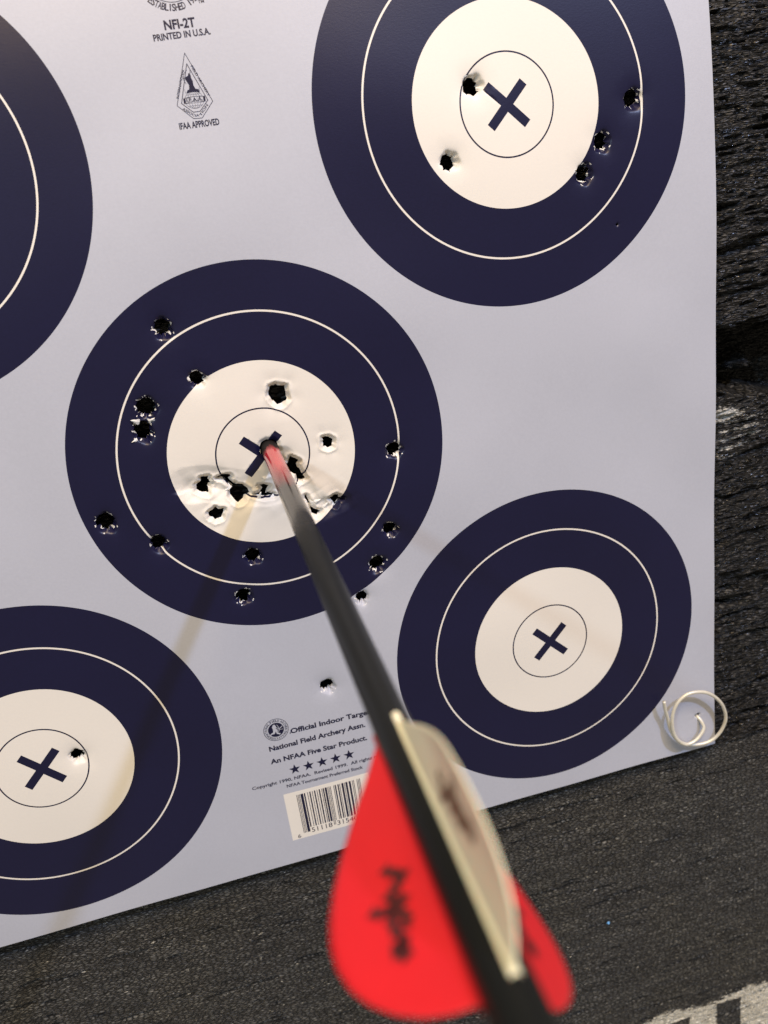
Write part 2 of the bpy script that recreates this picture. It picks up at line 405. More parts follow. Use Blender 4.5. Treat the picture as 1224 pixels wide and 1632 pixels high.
class Acc:
    def __init__(s): s.v = []; s.f = []
    def add(s, v, f):
        n = len(s.v); s.v += [tuple(q) for q in v]; s.f += [tuple(i + n for i in g) for g in f]
    def char_arc(s, body, c, r, a0, a1, h, up=True, bold=0.015, wf=0.8):
        n = len(body)
        for i, ch in enumerate(body):
            if ch == ' ': continue
            a = math.radians(a0 + (a1 - a0) * i / (n - 1)); e = np.array([-math.sin(a), math.cos(a)]) * (-1 if up else 1)
            p = np.array(c) + r * np.array([math.cos(a), math.sin(a)])
            wd = h * wf * (.35 if ch in 'I1.' else 1)
            s.add(*layout(ch, p - e * wd / 2, p + e * wd / 2, h, bold))
    def char_line(s, body, p0, p1, h, bold=0.02):
        s.add(*layout(body, p0, p1, h, bold))
    def strip(s, pl, wd, closed=False):
        pl = np.array(pl, float); n = len(pl); m = n if closed else n - 1
        for i in range(m):
            a = pl[i]; b = pl[(i + 1) % n]; e = (b - a) / (np.hypot(*(b - a)) + 1e-9); q = np.array([-e[1], e[0]]) * wd / 2; x = e * wd * .3
            s.add([a - q - x, b - q + x, b + q + x, a + q - x], [(0, 1, 2, 3)])
    def ring(s, c, r0, r1, n=64, a0=0, a1=360):
        v = []; f = []
        for i in range(n + 1):
            a = math.radians(a0 + (a1 - a0) * i / n)
            v += [(c[0] + r0 * math.cos(a), c[1] + r0 * math.sin(a)), (c[0] + r1 * math.cos(a), c[1] + r1 * math.sin(a))]
            if i: f.append((2 * i - 2, 2 * i - 1, 2 * i + 1, 2 * i))
        s.add(v, f)
    def poly(s, pl):
        from mathutils.geometry import tessellate_polygon
        t = tessellate_polygon([[Vector((a, b, 0)) for a, b in pl]]); s.add(pl, [tuple(q) for q in t])
    def build(s, name, mat, parent, lift=LIFT): return decal(name, s.v, s.f, mat, parent, lift)

text('printed_text', 'NFI-2T', (-.58, 16.48), (.58, 16.48), .31, face_root, bold=.035)
text('printed_text', 'PRINTED IN U.S.A.', (-1.06, 16.13), (1.08, 16.16), .22, face_root, bold=.03)
text('printed_text', 'IFAA APPROVED', (-.77, 12.99), (.76, 12.99), .22, face_root, bold=.03)
text('printed_text', 'Official Indoor Target', (-1.20, -13.84), (2.78, -13.88), .255, face_root, bold=.034)
text('printed_text', 'National Field Archery Assn.', (-2.36, -14.52), (2.42, -14.52), .255, face_root, bold=.034)
text('printed_text', 'An NFAA Five Star Product.', (-2.42, -15.24), (2.40, -15.28), .255, face_root, bold=.034)
text('printed_text', 'Copyright 1990, NFAA.  Revised 1999.  All rights reserved.', (-3.55, -16.44), (3.72, -16.46), .17, face_root, bold=.022)
text('printed_text', 'NFAA Tournament Preferred Stock', (-1.90, -16.80), (1.95, -16.84), .17, face_root, bold=.022)
for k in range(5):
    a = Acc(); cx_, cy_ = -1.35 + .683 * k, -15.86
    pl = [(cx_ + (.29 if j % 2 == 0 else .115) * math.sin(j * math.pi / 5), cy_ + (.29 if j % 2 == 0 else .115) * math.cos(j * math.pi / 5)) for j in range(10)]
    a.add([(cx_, cy_)] + pl, [(0, 1 + (j + 1) % 10, 1 + j) for j in range(10)]); a.build('star', M_NAVY, face_root)
# bar code
code_patch = piece('barcode_label', part == 100, face_root)
LC = ['0001101', '0011001', '0010011', '0111101', '0100011', '0110001', '0101111', '0111011', '0110111', '0001011']
digits = [6, 5, 1, 1, 1, 8, 3, 1, 5, 4, 0, 3]
bits = '101' + ''.join(LC[d] for d in digits[:6]) + '01010' + ''.join(''.join('1' if c == '0' else '0' for c in LC[d]) for d in digits[6:]) + '101'
a = Acc(); mw_ = (1.70 + 1.54) / 95; i = 0
while i < 95:
    if bits[i] == '1':
        j = i
        while j < 95 and bits[j] == '1': j += 1
        long_ = i < 10 or 45 <= i < 50 or i >= 85
        x0 = -1.54 + i * mw_; x1 = -1.54 + j * mw_; yb = -19.72 if long_ else -19.46; g = mw_ * .06
        v = []; f = []
        for q in range(9):
            y = -17.37 + (yb + 17.37) * q / 8; v += [(x0 + g, y), (x1 - g, y)]
            if q: f.append((2 * q - 2, 2 * q, 2 * q + 1, 2 * q - 1))
        a.add(v, f); i = j
    else: i += 1
a.build('bars', M_NAVY, code_patch)
text('digit', '6', (-1.86, -19.94), (-1.70, -19.94), .22, code_patch, bold=0)
text('digit', '51118', (-1.13, -19.80), (-.06, -19.80), .27, code_patch, bold=0)
text('digit', '31540', (.20, -19.80), (1.28, -19.80), .27, code_patch, bold=0)
# round field archery badge beside the writing
a = Acc(); c = (-1.85, -13.43); a.ring(c, .575, .60, 72)
a.char_arc('NATIONAL', c, .43, 205, 128, .11); a.char_arc('FIELD', c, .43, 112, 68, .11); a.char_arc('ARCHERY', c, .43, 50, -25, .11)
a.char_arc('ASSOCIATION', c, .54, 215, 325, .11, False)
badge = a.build('round_badge', M_NAVY, face_root)
a = Acc(); a.add([c] + circle(*c, .38, 48), [(0, 1 + j, 1 + (j + 1) % 48) for j in range(48)]); a.add([(-1.22, -13.80)] + circle(-1.22, -13.80, .035, 10), [(0, 1 + j, 1 + (j + 1) % 10) for j in range(10)])
a.build('badge_disc', M_NAVY, badge)
a = Acc()
fig = [(-.10, .30), (-.02, .30), (.03, .18), (.0, .08), (.07, -.02), (.06, -.16), (.18, -.24), (.14, -.30), (.0, -.22), (-.03, -.08), (-.10, -.20), (-.24, -.20), (-.30, -.28), (-.31, -.18), (-.22, -.12), (-.16, -.10), (-.14, .05), (-.17, .18)]
a.poly([(c[0] + x, c[1] + y) for x, y in fig]); a.strip([(c[0] + x, c[1] + y) for x, y in [(.0, .14), (.16, .02), (.33, .14)]], .03)
a.strip([(c[0] + x, c[1] + y) for x, y in [(.10, -.14), (.16, -.02), (.14, .12), (.08, .26)]], .022); a.strip([(c[0] + x, c[1] + y) for x, y in [(.02, -.02), (.34, -.04)]], .02)
a.build('archer_figure', M_GREY, badge, 0.009)
# seal at the top of the sheet, cut by the frame
a = Acc(); c = (-.03, 18.42)
a.ring(c, 1.02, 1.045, 96); a.ring(c, .93, .945, 96); a.ring(c, .72, .735, 80)
a.char_arc('ESTABLISHED 1939', c, 1.335, 226, 314, .24, False, .02, .55)
a.char_line('TM', (.84, 17.25), (1.06, 17.26), .10)
a.build('round_seal', M_NAVY, face_root)
# kite shaped badge
a = Acc()
ok_ = [(-.03, 15.62), (.665, 13.84), (.15, 13.30), (-.17, 13.31), (-.69, 13.83)]; ik = [(-.03, 15.24), (.49, 13.90), (.12, 13.54), (-.14, 13.54), (-.51, 13.89)]
a.strip(ok_, .022, True); a.strip(ik, .026, True)
kb = Acc
a.char_line('INTERNATIONAL', (-.585, 14.06), (-.165, 15.05), .085); a.char_line('FIELD ARCHERY', (.095, 15.14), (.535, 14.02), .085)
a.char_line('ASSOC', (-.53, 13.68), (-.14, 13.38), .085); a.char_line('IA', (-.10, 13.37), (.06, 13.37), .085); a.char_line('TION', (.12, 13.36), (.47, 13.72), .085)
for s0, s1 in ((ik[0], ik[1]), (ik[4], ik[0])): pass
kite = a.build('kite_badge', M_NAVY, face_root)
a = Acc(); gc_ = (-.01, 13.96)
for sx in (0, .33, .66, 1.0):
    v = [(gc_[0] + .36 * sx * math.sin(t), gc_[1] + .30 * math.cos(t)) for t in np.linspace(0, math.pi * 2, 40)]; a.strip(v, .009)
for yy in (-.2, -.1, .12, .2):
    xx = .36 * math.sqrt(max(0, 1 - (yy / .30) ** 2)); a.strip([(gc_[0] - xx, gc_[1] + yy), (gc_[0] + xx, gc_[1] + yy)], .009)
a.build('globe', M_NAVY, kite)
a = Acc(); v = [(x, 13.97 + .03 * math.cos(x * 6) + s * .085) for s in (1, -1) for x in np.linspace(-.40, .39, 12)]
a.strip(v[:12], .014); a.strip(v[12:], .014)
for x0, x1 in ((-.42, -.34), (.33, .41)): a.add([(x0, 13.87), (x1, 13.89), (x1, 14.07), (x0, 14.05)], [(0, 1, 2, 3)])
a.build('banner', M_NAVY, kite)
text('banner_letters', 'I.F.A.A.', (-.31, 13.915), (.31, 13.915), .13, kite, bold=.02)
a = Acc()
a.poly([(-.26, 14.22), (-.19, 14.33), (-.12, 14.35), (-.10, 14.50), (-.15, 14.60), (-.20, 14.72), (-.14, 14.80), (-.07, 14.82), (-.05, 14.90), (.0, 14.92), (.03, 14.84), (.03, 14.74), (.07, 14.62), (.06, 14.48), (.12, 14.34), (.22, 14.32), (.25, 14.20), (.1, 14.24), (-.1, 14.24)])
a.strip([(-.20, 14.55), (-.27, 14.72), (-.20, 14.92), (-.08, 15.02)], .018); a.strip([(-.27, 14.74), (.0, 14.84)], .02); a.strip([(.03, 14.9), (.04, 15.0)], .02)
a.strip([(-.28, 14.22), (-.30, 14.36)], .012); a.strip([(.24, 14.22), (.26, 14.38)], .012)
a.build('archer_figure', M_NAVY, kite)

# ---------------------------------------------------------------- the arrow
AX = np.array([0.3127, 0.1662, 0.0]); AD = np.array([-0.00340357, 0.00262352, 0.99999077])
EX = np.cross([0, 1, 0], AD); EX /= np.linalg.norm(EX); EY = np.cross(AD, EX)
def ap(s, h, phi, off=0.0):
    e = math.cos(phi) * EX + math.sin(phi) * EY; nrm = np.cross(AD, e)
    return AX + AD * s + e * h + nrm * off
arrow = empty('arrow', V(*(AX)))
tag(arrow, 'black carbon arrow with red and cream vanes stuck in the middle spot of the target', 'arrow')
m_shaft, nt, b = new_mat('glossy_black_carbon_with_worn_red_band')
tc = N(nt, 'ShaderNodeTexCoord'); sep = N(nt, 'ShaderNodeSeparateXYZ'); nt.links.new(tc.outputs['Object'], sep.inputs[0])
ns = noise(nt, 260, 4, .6, objvec(nt, (1, .12, 1)))
mul = N(nt, 'ShaderNodeMath', operation='MULTIPLY_ADD'); nt.links.new(sep.outputs['Y'], mul.inputs[0]); mul.inputs[1].default_value = -100; mul.inputs[2].default_value = -0.6
ad = N(nt, 'ShaderNodeMath', operation='MULTIPLY_ADD'); nt.links.new(ns.outputs[0], ad.inputs[0]); ad.inputs[1].default_value = 2.4; nt.links.new(mul.outputs[0], ad.inputs[2])
rp = ramp(nt, ad.outputs[0], [(0.0, (.50, .018, .026)), (1.0, (.007, .008, .008))])
mr = N(nt, 'ShaderNodeMapRange'); nt.links.new(ad.outputs[0], mr.inputs[0]); mr.inputs[1].default_value = 4.4; mr.inputs[2].default_value = 7.6
nt.links.new(mr.outputs[0], rp.inputs[0])
lo = N(nt, 'ShaderNodeMapRange'); nt.links.new(ad.outputs[0], lo.inputs[0]); lo.inputs[1].default_value = 1.3; lo.inputs[2].default_value = 2.0
mxr = N(nt, 'ShaderNodeMix', data_type='RGBA'); nt.links.new(lo.outputs[0], mxr.inputs['Factor']); mxr.inputs['A'].default_value = (.012, .010, .010, 1)
nt.links.new(rp.outputs[0], mxr.inputs['B']); nt.links.new(mxr.outputs['Result'], b.inputs['Base Color'])
rr2 = N(nt, 'ShaderNodeMapRange'); nt.links.new(ad.outputs[0], rr2.inputs[0]); rr2.inputs[1].default_value = 10.6; rr2.inputs[2].default_value = 12.6; rr2.inputs[3].default_value = .13; rr2.inputs[4].default_value = .36
r3 = N(nt, 'ShaderNodeMix'); nt.links.new(lo.outputs[0], r3.inputs['Factor']); r3.inputs['A'].default_value = .7; nt.links.new(rr2.outputs[0], r3.inputs['B']); nt.links.new(r3.outputs['Result'], b.inputs['Roughness'])
s2 = N(nt, 'ShaderNodeMapRange'); nt.links.new(ad.outputs[0], s2.inputs[0]); s2.inputs[1].default_value = 10.6; s2.inputs[2].default_value = 12.6; s2.inputs[3].default_value = .8; s2.inputs[4].default_value = .22
s3 = N(nt, 'ShaderNodeMix'); nt.links.new(lo.outputs[0], s3.inputs['Factor']); s3.inputs['A'].default_value = .1; nt.links.new(s2.outputs[0], s3.inputs['B']); nt.links.new(s3.outputs['Result'], b.inputs['Specular IOR Level'])
wv = N(nt, 'ShaderNodeTexWave'); wv.wave_type = 'BANDS'; wv.bands_direction = 'Y'; wv.inputs['Scale'].default_value = 95; wv.inputs['Distortion'].default_value = 1.5
nt.links.new(tc.outputs['Object'], wv.inputs['Vector'])
bu = N(nt, 'ShaderNodeBump'); bu.inputs['Strength'].default_value = .03; bu.inputs['Distance'].default_value = .0001
nt.links.new(wv.outputs['Fac'], bu.inputs['Height']); nt.links.new(bu.outputs[0], b.inputs['Normal'])
RS = 0.365
def lathe(name, prof, mat, parent, seg=64):
    v = []; f = []
    for (s, r) in prof:
        for k in range(seg):
            v.append(ap(s, r, 2 * math.pi * k / seg))
    for i in range(len(prof) - 1):
        for k in range(seg):
            a_, b_ = i * seg + k, i * seg + (k + 1) % seg; f.append((a_, b_, b_ + seg, a_ + seg))
    f.append(tuple(range(seg))[::-1]); f.append(tuple((len(prof) - 1) * seg + k for k in range(seg)))
    return attach(mesh_obj(name, Vn(v), f, mat, None, None, True), parent)
sh = lathe('shaft', [(-4, RS)] + [(-3 + i * 1.0, RS) for i in range(34)] + [(30.6, RS), (30.62, RS - .02)], m_shaft, arrow)
lathe('nock', [(30.3, .22), (30.63, .30), (31.2, .29), (31.6, .25), (32.1, .24), (32.3, .2)], plain('black_nock_plastic', (.02, .02, .02), .35), arrow, 32)
PROF = [(22.55, .0), (22.9, .17), (23.4, .42), (24.0, .75), (24.5, 1.0), (25.0, 1.24), (25.5, 1.45), (26.0, 1.60), (26.4, 1.66), (26.8, 1.64), (27.2, 1.53), (27.55, 1.33), (27.85, 1.05), (28.08, .72), (28.22, .36), (28.28, .0)]
def vane_path(phi, bend, h):
    # a vane leaves the shaft along phi and may curl by bend over its outer half
    p = RS * np.array([math.cos(phi), math.sin(phi)]) * .97; q = p.copy(); n = 24; 
    ds = h / n if h > 0 else 0
    for i in range(n):
        t = (i + .5) * ds; a = phi + bend * max(0, t - .4)
        q = q + ds * np.array([math.cos(a), math.sin(a)])
    a = phi + bend * max(0, h - .4)
    return q, np.array([-math.sin(a), math.cos(a)])
def vane_pt(s, h, phi, bend, off):
    q, nrm = vane_path(phi, bend, h); q = q + nrm * off
    return AX + AD * s + q[0] * EX + q[1] * EY
def make_vane(phi, bend, mat, hs=1.0, ds=0.0):
    v = []; f = []; NH = 12; th = .035
    ss = np.array([p[0] for p in PROF]); hh = np.array([p[1] for p in PROF])
    S = np.concatenate([np.linspace(22.55, 27.6, 40), np.linspace(27.68, 28.28, 16)]); H = np.interp(S, ss, hh) * hs
    for side in (1, -1):
        for s, h in zip(S, H):
            for j in range(NH + 1):
                t = j / NH; off = th * (1 - .55 * t) * side
                v.append(vane_pt(s + ds, h * t, phi, bend, off))
    ns_ = len(S); w_ = NH + 1; o_ = ns_ * w_
    for i in range(ns_ - 1):
        for j in range(NH):
            a_ = i * w_ + j; f.append((a_, a_ + 1, a_ + w_ + 1, a_ + w_)); a2 = a_ + o_; f.append((a2, a2 + w_, a2 + w_ + 1, a2 + 1))
        a_ = i * w_ + NH; f.append((a_, a_ + o_, a_ + o_ + w_, a_ + w_))
    o = attach(mesh_obj('vane', Vn(v), f, mat, None, None, True), arrow)
    # glued foot of the vane
    fv = []; ff = []
    for k, s in enumerate(np.linspace(22.4, 28.34, 12)):
        for dphi, r in ((-.22, RS + .004), (-.08, RS + .05), (.08, RS + .05), (.22, RS + .004)): fv.append(ap(s + ds, r, phi + dphi))
        if k:
            for j in range(3): a_ = (k - 1) * 4 + j; ff.append((a_, a_ + 1, a_ + 5, a_ + 4))
    ft = mesh_obj('vane_foot', Vn(fv), ff, mat, None, None, True); ft.parent = o
    return o
def vane_mat(name, c, rough):
    m, nt, b = new_mat(name); b.inputs['Base Color'].default_value = (*c, 1); b.inputs['Roughness'].default_value = rough
    b.inputs['Subsurface Weight'].default_value = .25; b.inputs['Subsurface Radius'].default_value = (.004, .001, .001); b.inputs['Subsurface Scale'].default_value = .3
    n_ = noise(nt, 60, 3, .5, objvec(nt)); r_ = ramp(nt, n_.outputs[0], [(.3, tuple(x * .95 for x in c)), (.7, tuple(min(1, x * 1.04) for x in c))]); nt.links.new(r_.outputs[0], b.inputs['Base Color'])
    return m
M_RED = vane_mat('red_vane_plastic', (.60, .009, .016), .45); M_CREAM = vane_mat('cream_vane_plastic', (.90, .84, .62), .38)
M_LOGO = plain('black_vane_print', (.07, .008, .010), .5); M_LOGO2 = plain('brown_vane_print', (.16, .11, .07), .5)
def logo(vane, phi, bend, side, mat, ds=0.0, seed=1, off=.045):
    # an abstract ribbon-like mark printed on the vane
    strokes = [[(25.55, .62), (25.75, .50), (25.8, .36), (25.95, .48), (26.1, .66), (26.3, .55), (26.2, .42)],
               [(26.2, .98), (26.35, .84), (26.3, .70), (26.45, .55), (26.6, .52), (26.75, .60)],
               [(26.35, .70), (26.62, .74), (26.9, .66), (27.05, .72)], [(26.9, .62), (27.02, .82), (27.15, .72), (27.08, .60)]]
    v = []; f = []
    for st in strokes:
        st = np.array(st); base = len(v)
        T = np.linspace(0, len(st) - 1, (len(st) - 1) * 5 + 1)
        X = np.interp(T, range(len(st)), st[:, 0]); Y = np.interp(T, range(len(st)), st[:, 1])
        for i in range(len(T)):
            j0, j1 = max(0, i - 1), min(len(T) - 1, i + 1); d = np.array([X[j1] - X[j0], Y[j1] - Y[j0]]); d /= np.hypot(*d) + 1e-9
            wd = .085 + .045 * math.sin(i * 1.9 + seed)
            for sg in (1, -1): v.append(vane_pt(X[i] - d[1] * wd * sg + ds, max(.05, Y[i] + d[0] * wd * sg), phi, bend, off * side))
            if i: k = base + 2 * i; f.append((k - 2, k - 1, k + 1, k))
    o = mesh_obj('printed_mark', Vn(v), f, mat); o.parent = vane; return o
ra = math.radians
v1 = make_vane(ra(194), 0.0, M_RED); v1['label'] = 'large red vane with black mark'; logo(v1, ra(194), 0, -1, M_LOGO)
v2 = make_vane(ra(79), 0.32, M_CREAM, 1.0, .1); v2['label'] = 'cream white vane seen nearly edge on'; logo(v2, ra(79), .32, 1, M_LOGO2, -.35)
v3 = make_vane(ra(309), 0.0, M_RED); v3['label'] = 'red vane mostly hidden behind the shaft'; logo(v3, ra(309), 0, 1, M_LOGO)

# ---------------------------------------------------------------- wire pin
WIRE = [(18.345,-17.375,.16),(18.423,-17.882,.11),(18.59,-18.504,.03),(18.785,-19.336,-.06),(19.113,-20.07,-.13),(19.485,-20.485,-.15),(19.99,-20.771,-.13),(20.746,-20.892,-.07),(21.372,-20.735,-.02),(21.824,-20.254,.04),(22.049,-19.542,.1),(21.889,-18.729,.14),(21.478,-18.051,.16),(20.915,-17.547,.17),(20.355,-17.327,.17),(19.734,-17.304,.16),(19.214,-17.594,.15),(18.91,-18.116,.14),(18.802,-18.745,.14),(18.85,-19.358,.13),(19.087,-19.999,.12),(19.583,-20.484,.10),(20.111,-20.489,.06),(20.522,-20.261,.01),(20.82,-19.923,-.08),(20.804,-19.606,-.24),(20.71,-19.398,-.44),(20.644,-19.305,-.74),(20.60,-19.24,-1.3),(20.58,-19.22,-2.2)]
def tube(name, P, r, mat, seg=14, sub=6):
    P = np.array(P); n = len(P); out = []
    for i in range(n - 1):
        p0, p1, p2, p3 = P[max(0, i - 1)], P[i], P[i + 1], P[min(n - 1, i + 2)]
        for k in range(sub):
            t = k / sub; out.append(.5 * ((2 * p1) + (-p0 + p2) * t + (2 * p0 - 5 * p1 + 4 * p2 - p3) * t * t + (-p0 + 3 * p1 - 3 * p2 + p3) * t ** 3))
    out.append(P[-1]); Q = np.array(out); v = []; f = []
    up = np.array([0.3, 0.2, 1.0]); 
    for i in range(len(Q)):
        d = Q[min(i + 1, len(Q) - 1)] - Q[max(i - 1, 0)]; d /= np.linalg.norm(d)
        up = up - d * (up @ d); up /= np.linalg.norm(up); s = np.cross(d, up)
        for k in range(seg):
            a = 2 * math.pi * k / seg; v.append(Q[i] + r * (math.cos(a) * up + math.sin(a) * s))
        if i:
            for k in range(seg): a_ = (i - 1) * seg + k; b_ = (i - 1) * seg + (k + 1) % seg; f.append((a_, a_ + seg, b_ + seg, b_))
    f.append(tuple(range(seg))); f.append(tuple((len(Q) - 1) * seg + k for k in range(seg))[::-1])
    return mesh_obj(name, Vn(v), f, mat, None, None, True)
pin = tube('wire_pin', WIRE, .092, plain('off_white_coated_wire', (.74, .71, .60), .38, .5, .25))
tag(pin, 'curled cream white wire pin through the bottom right corner of the paper', 'pin')

# ---------------------------------------------------------------- the layered foam butt behind
def vnoise(x, y, sx, sy, seed, octs=4, pers=.55):
    out = np.zeros(np.broadcast(x, y).shape); amp = 1; tot = 0
    for o in range(octs):
        r_ = np.random.default_rng(seed * 31 + o); T = r_.random((256, 256)) * 2 - 1
        fx = x / sx * 2 ** o + 37.3; fy = y / sy * 2 ** o + 91.7
        ix = np.floor(fx).astype(int); iy = np.floor(fy).astype(int); tx = fx - ix; ty = fy - iy
        tx = tx * tx * (3 - 2 * tx); ty = ty * ty * (3 - 2 * ty)
        g = lambda a, b_: T[a % 256, b_ % 256]
        out += amp * ((g(ix, iy) * (1 - tx) + g(ix + 1, iy) * tx) * (1 - ty) + (g(ix, iy + 1) * (1 - tx) + g(ix + 1, iy + 1) * tx) * ty)
        tot += amp; amp *= pers
    return out / tot
def base_z(y): return -0.95 - 2.9 * np.clip((y - 7) / 15, 0, 1.6) ** 1.5
def foam_mat(name, c_dark, c_mid, c_light, cellx, celly, gloss, crack, painted=False, glint=False, edge=.22, bumpd=.0007, brown=True):
    m, nt, b = new_mat(name)
    L = nt.links.new
    tcn = N(nt, 'ShaderNodeTexCoord')
    wob = noise(nt, 120, 2, .5, tcn.outputs['Object'])
    wv_ = N(nt, 'ShaderNodeVectorMath', operation='SCALE'); L(wob.outputs['Color'], wv_.inputs[0]); wv_.inputs['Scale'].default_value = .0013
    sm = N(nt, 'ShaderNodeVectorMath', operation='ADD'); L(tcn.outputs['Object'], sm.inputs[0]); L(wv_.outputs[0], sm.inputs[1])
    mp = N(nt, 'ShaderNodeMapping'); mp.inputs['Scale'].default_value = (1 / cellx, 1 / celly * .15, 1 / celly); L(sm.outputs[0], mp.inputs[0])
    vo = N(nt, 'ShaderNodeTexVoronoi', feature='DISTANCE_TO_EDGE'); vo.inputs['Scale'].default_value = 1; L(mp.outputs[0], vo.inputs['Vector'])
    vc = N(nt, 'ShaderNodeTexVoronoi', feature='F1'); vc.inputs['Scale'].default_value = 1; L(mp.outputs[0], vc.inputs['Vector'])
    st = noise(nt, 1, 5, .65, objvec(nt, (70, 90, 620)))
    blot = noise(nt, 1, 5, .62, objvec(nt, (9, 12, 95)))
    hgt = N(nt, 'ShaderNodeMapRange'); L(vo.outputs['Distance'], hgt.inputs[0]); hgt.inputs[1].default_value = 0; hgt.inputs[2].default_value = edge
    cr = N(nt, 'ShaderNodeSeparateColor'); L(vc.outputs['Color'], cr.inputs[0])
    m1 = N(nt, 'ShaderNodeMath', operation='MULTIPLY_ADD'); L(cr.outputs[0], m1.inputs[0]); m1.inputs[1].default_value = .30; L(st.outputs[0], m1.inputs[2])
    m2 = N(nt, 'ShaderNodeMath', operation='MULTIPLY_ADD'); L(blot.outputs[0], m2.inputs[0]); m2.inputs[1].default_value = .5; L(m1.outputs[0], m2.inputs[2])
    rp_ = ramp(nt, m2.outputs[0], [(.55, c_dark), (.85, c_mid), (1.0, c_light)])
    mr_ = N(nt, 'ShaderNodeMapRange'); L(m2.outputs[0], mr_.inputs[0]); mr_.inputs[1].default_value = .25; mr_.inputs[2].default_value = 1.35
    L(mr_.outputs[0], rp_.inputs[0]); e = rp_.color_ramp.elements; e[0].position = .2; e[1].position = .55; e[2].position = .85
    mx = N(nt, 'ShaderNodeMix', data_type='RGBA'); L(hgt.outputs[0], mx.inputs['Factor'])
    mx.inputs['A'].default_value = (*[q * crack for q in c_dark], 1); L(rp_.outputs[0], mx.inputs['B'])
    outc = mx.outputs['Result']
    # brown dusty blotches
    b2 = noise(nt, 9, 3, .5, objvec(nt, (1, 1, 1)))
    mr2 = N(nt, 'ShaderNodeMapRange'); L(b2.outputs[0], mr2.inputs[0]); mr2.inputs[1].default_value = .45; mr2.inputs[2].default_value = .75
    mx2 = N(nt, 'ShaderNodeMix', data_type='RGBA', blend_type='MULTIPLY'); L(mr2.outputs[0], mx2.inputs['Factor']); L(outc, mx2.inputs['A']); mx2.inputs['B'].default_value = (1.08, 1.0, .80, 1) if brown else (1, 1, 1, 1)
    outc = mx2.outputs['Result']
    if painted:
        at = N(nt, 'ShaderNodeAttribute', attribute_name='paint'); pn = noise(nt, 1, 5, .7, objvec(nt, (260, 400, 900)))
        ma = N(nt, 'ShaderNodeMath', operation='MULTIPLY_ADD'); L(pn.outputs[0], ma.inputs[0]); ma.inputs[1].default_value = 3.6; ma.inputs[2].default_value = -1.95
        mb = N(nt, 'ShaderNodeMath', operation='ADD'); L(ma.outputs[0], mb.inputs[0]); L(at.outputs['Fac'], mb.inputs[1])
        mc = N(nt, 'ShaderNodeMapRange'); L(mb.outputs[0], mc.inputs[0]); mc.inputs[1].default_value = .42; mc.inputs[2].default_value = .58
        mx3 = N(nt, 'ShaderNodeMix', data_type='RGBA'); L(mc.outputs[0], mx3.inputs['Factor']); L(outc, mx3.inputs['A']); mx3.inputs['B'].default_value = (.84, .80, .66, 1); outc = mx3.outputs['Result']
    if glint:  # pale streaks in the base colour stand for highlights on shiny foam facets
        at = N(nt, 'ShaderNodeAttribute', attribute_name='painted_glint'); pn = noise(nt, 1, 5, .75, objvec(nt, (420, 400, 900)))
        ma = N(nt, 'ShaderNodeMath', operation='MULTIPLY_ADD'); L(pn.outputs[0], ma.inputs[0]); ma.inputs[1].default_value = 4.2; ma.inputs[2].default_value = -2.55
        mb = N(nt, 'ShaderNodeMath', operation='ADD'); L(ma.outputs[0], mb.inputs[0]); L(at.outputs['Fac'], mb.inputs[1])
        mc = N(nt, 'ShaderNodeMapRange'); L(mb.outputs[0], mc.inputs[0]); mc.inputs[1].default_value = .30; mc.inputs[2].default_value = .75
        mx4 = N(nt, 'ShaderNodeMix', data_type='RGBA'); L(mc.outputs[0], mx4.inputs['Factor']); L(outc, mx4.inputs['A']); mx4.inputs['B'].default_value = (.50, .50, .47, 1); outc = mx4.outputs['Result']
    L(outc, b.inputs['Base Color'])
    b.inputs['Roughness'].default_value = gloss; b.inputs['Specular IOR Level'].default_value = .5
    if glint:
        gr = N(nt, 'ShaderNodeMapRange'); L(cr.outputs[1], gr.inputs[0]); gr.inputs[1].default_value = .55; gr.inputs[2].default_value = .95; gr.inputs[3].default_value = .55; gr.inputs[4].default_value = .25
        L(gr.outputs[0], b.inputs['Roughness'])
    ha = N(nt, 'ShaderNodeMath', operation='MULTIPLY_ADD'); L(st.outputs[0], ha.inputs[0]); ha.inputs[1].default_value = .9; L(hgt.outputs[0], ha.inputs[2])
    hb = N(nt, 'ShaderNodeMath', operation='MULTIPLY_ADD'); L(cr.outputs[2], hb.inputs[0]); hb.inputs[1].default_value = .5; L(ha.outputs[0], hb.inputs[2])
    bu_ = N(nt, 'ShaderNodeBump'); bu_.inputs['Strength'].default_value = 1; bu_.inputs['Distance'].default_value = bumpd
    L(hb.outputs[0], bu_.inputs['Height']); L(bu_.outputs[0], b.inputs['Normal'])
    return m
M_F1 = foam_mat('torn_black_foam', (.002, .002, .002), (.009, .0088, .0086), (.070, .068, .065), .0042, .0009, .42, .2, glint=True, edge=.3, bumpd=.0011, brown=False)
M_F2 = foam_mat('cut_charcoal_foam', (.013, .0135, .0135), (.062, .063, .062), (.20, .20, .185), .0029, .00095, .55, .05, painted=True, edge=.30, bumpd=.0012)
butt = empty('foam_target_block', V(0, -50, -20))
tag(butt, 'charcoal layered foam archery block behind the paper, frayed, with white paint below', 'archery block')
def axis(*segs):
    out = []
    for a_, b_, s_ in segs: out += list(np.arange(a_, b_, s_))
    out.append(segs[-1][1]); return np.array(out)
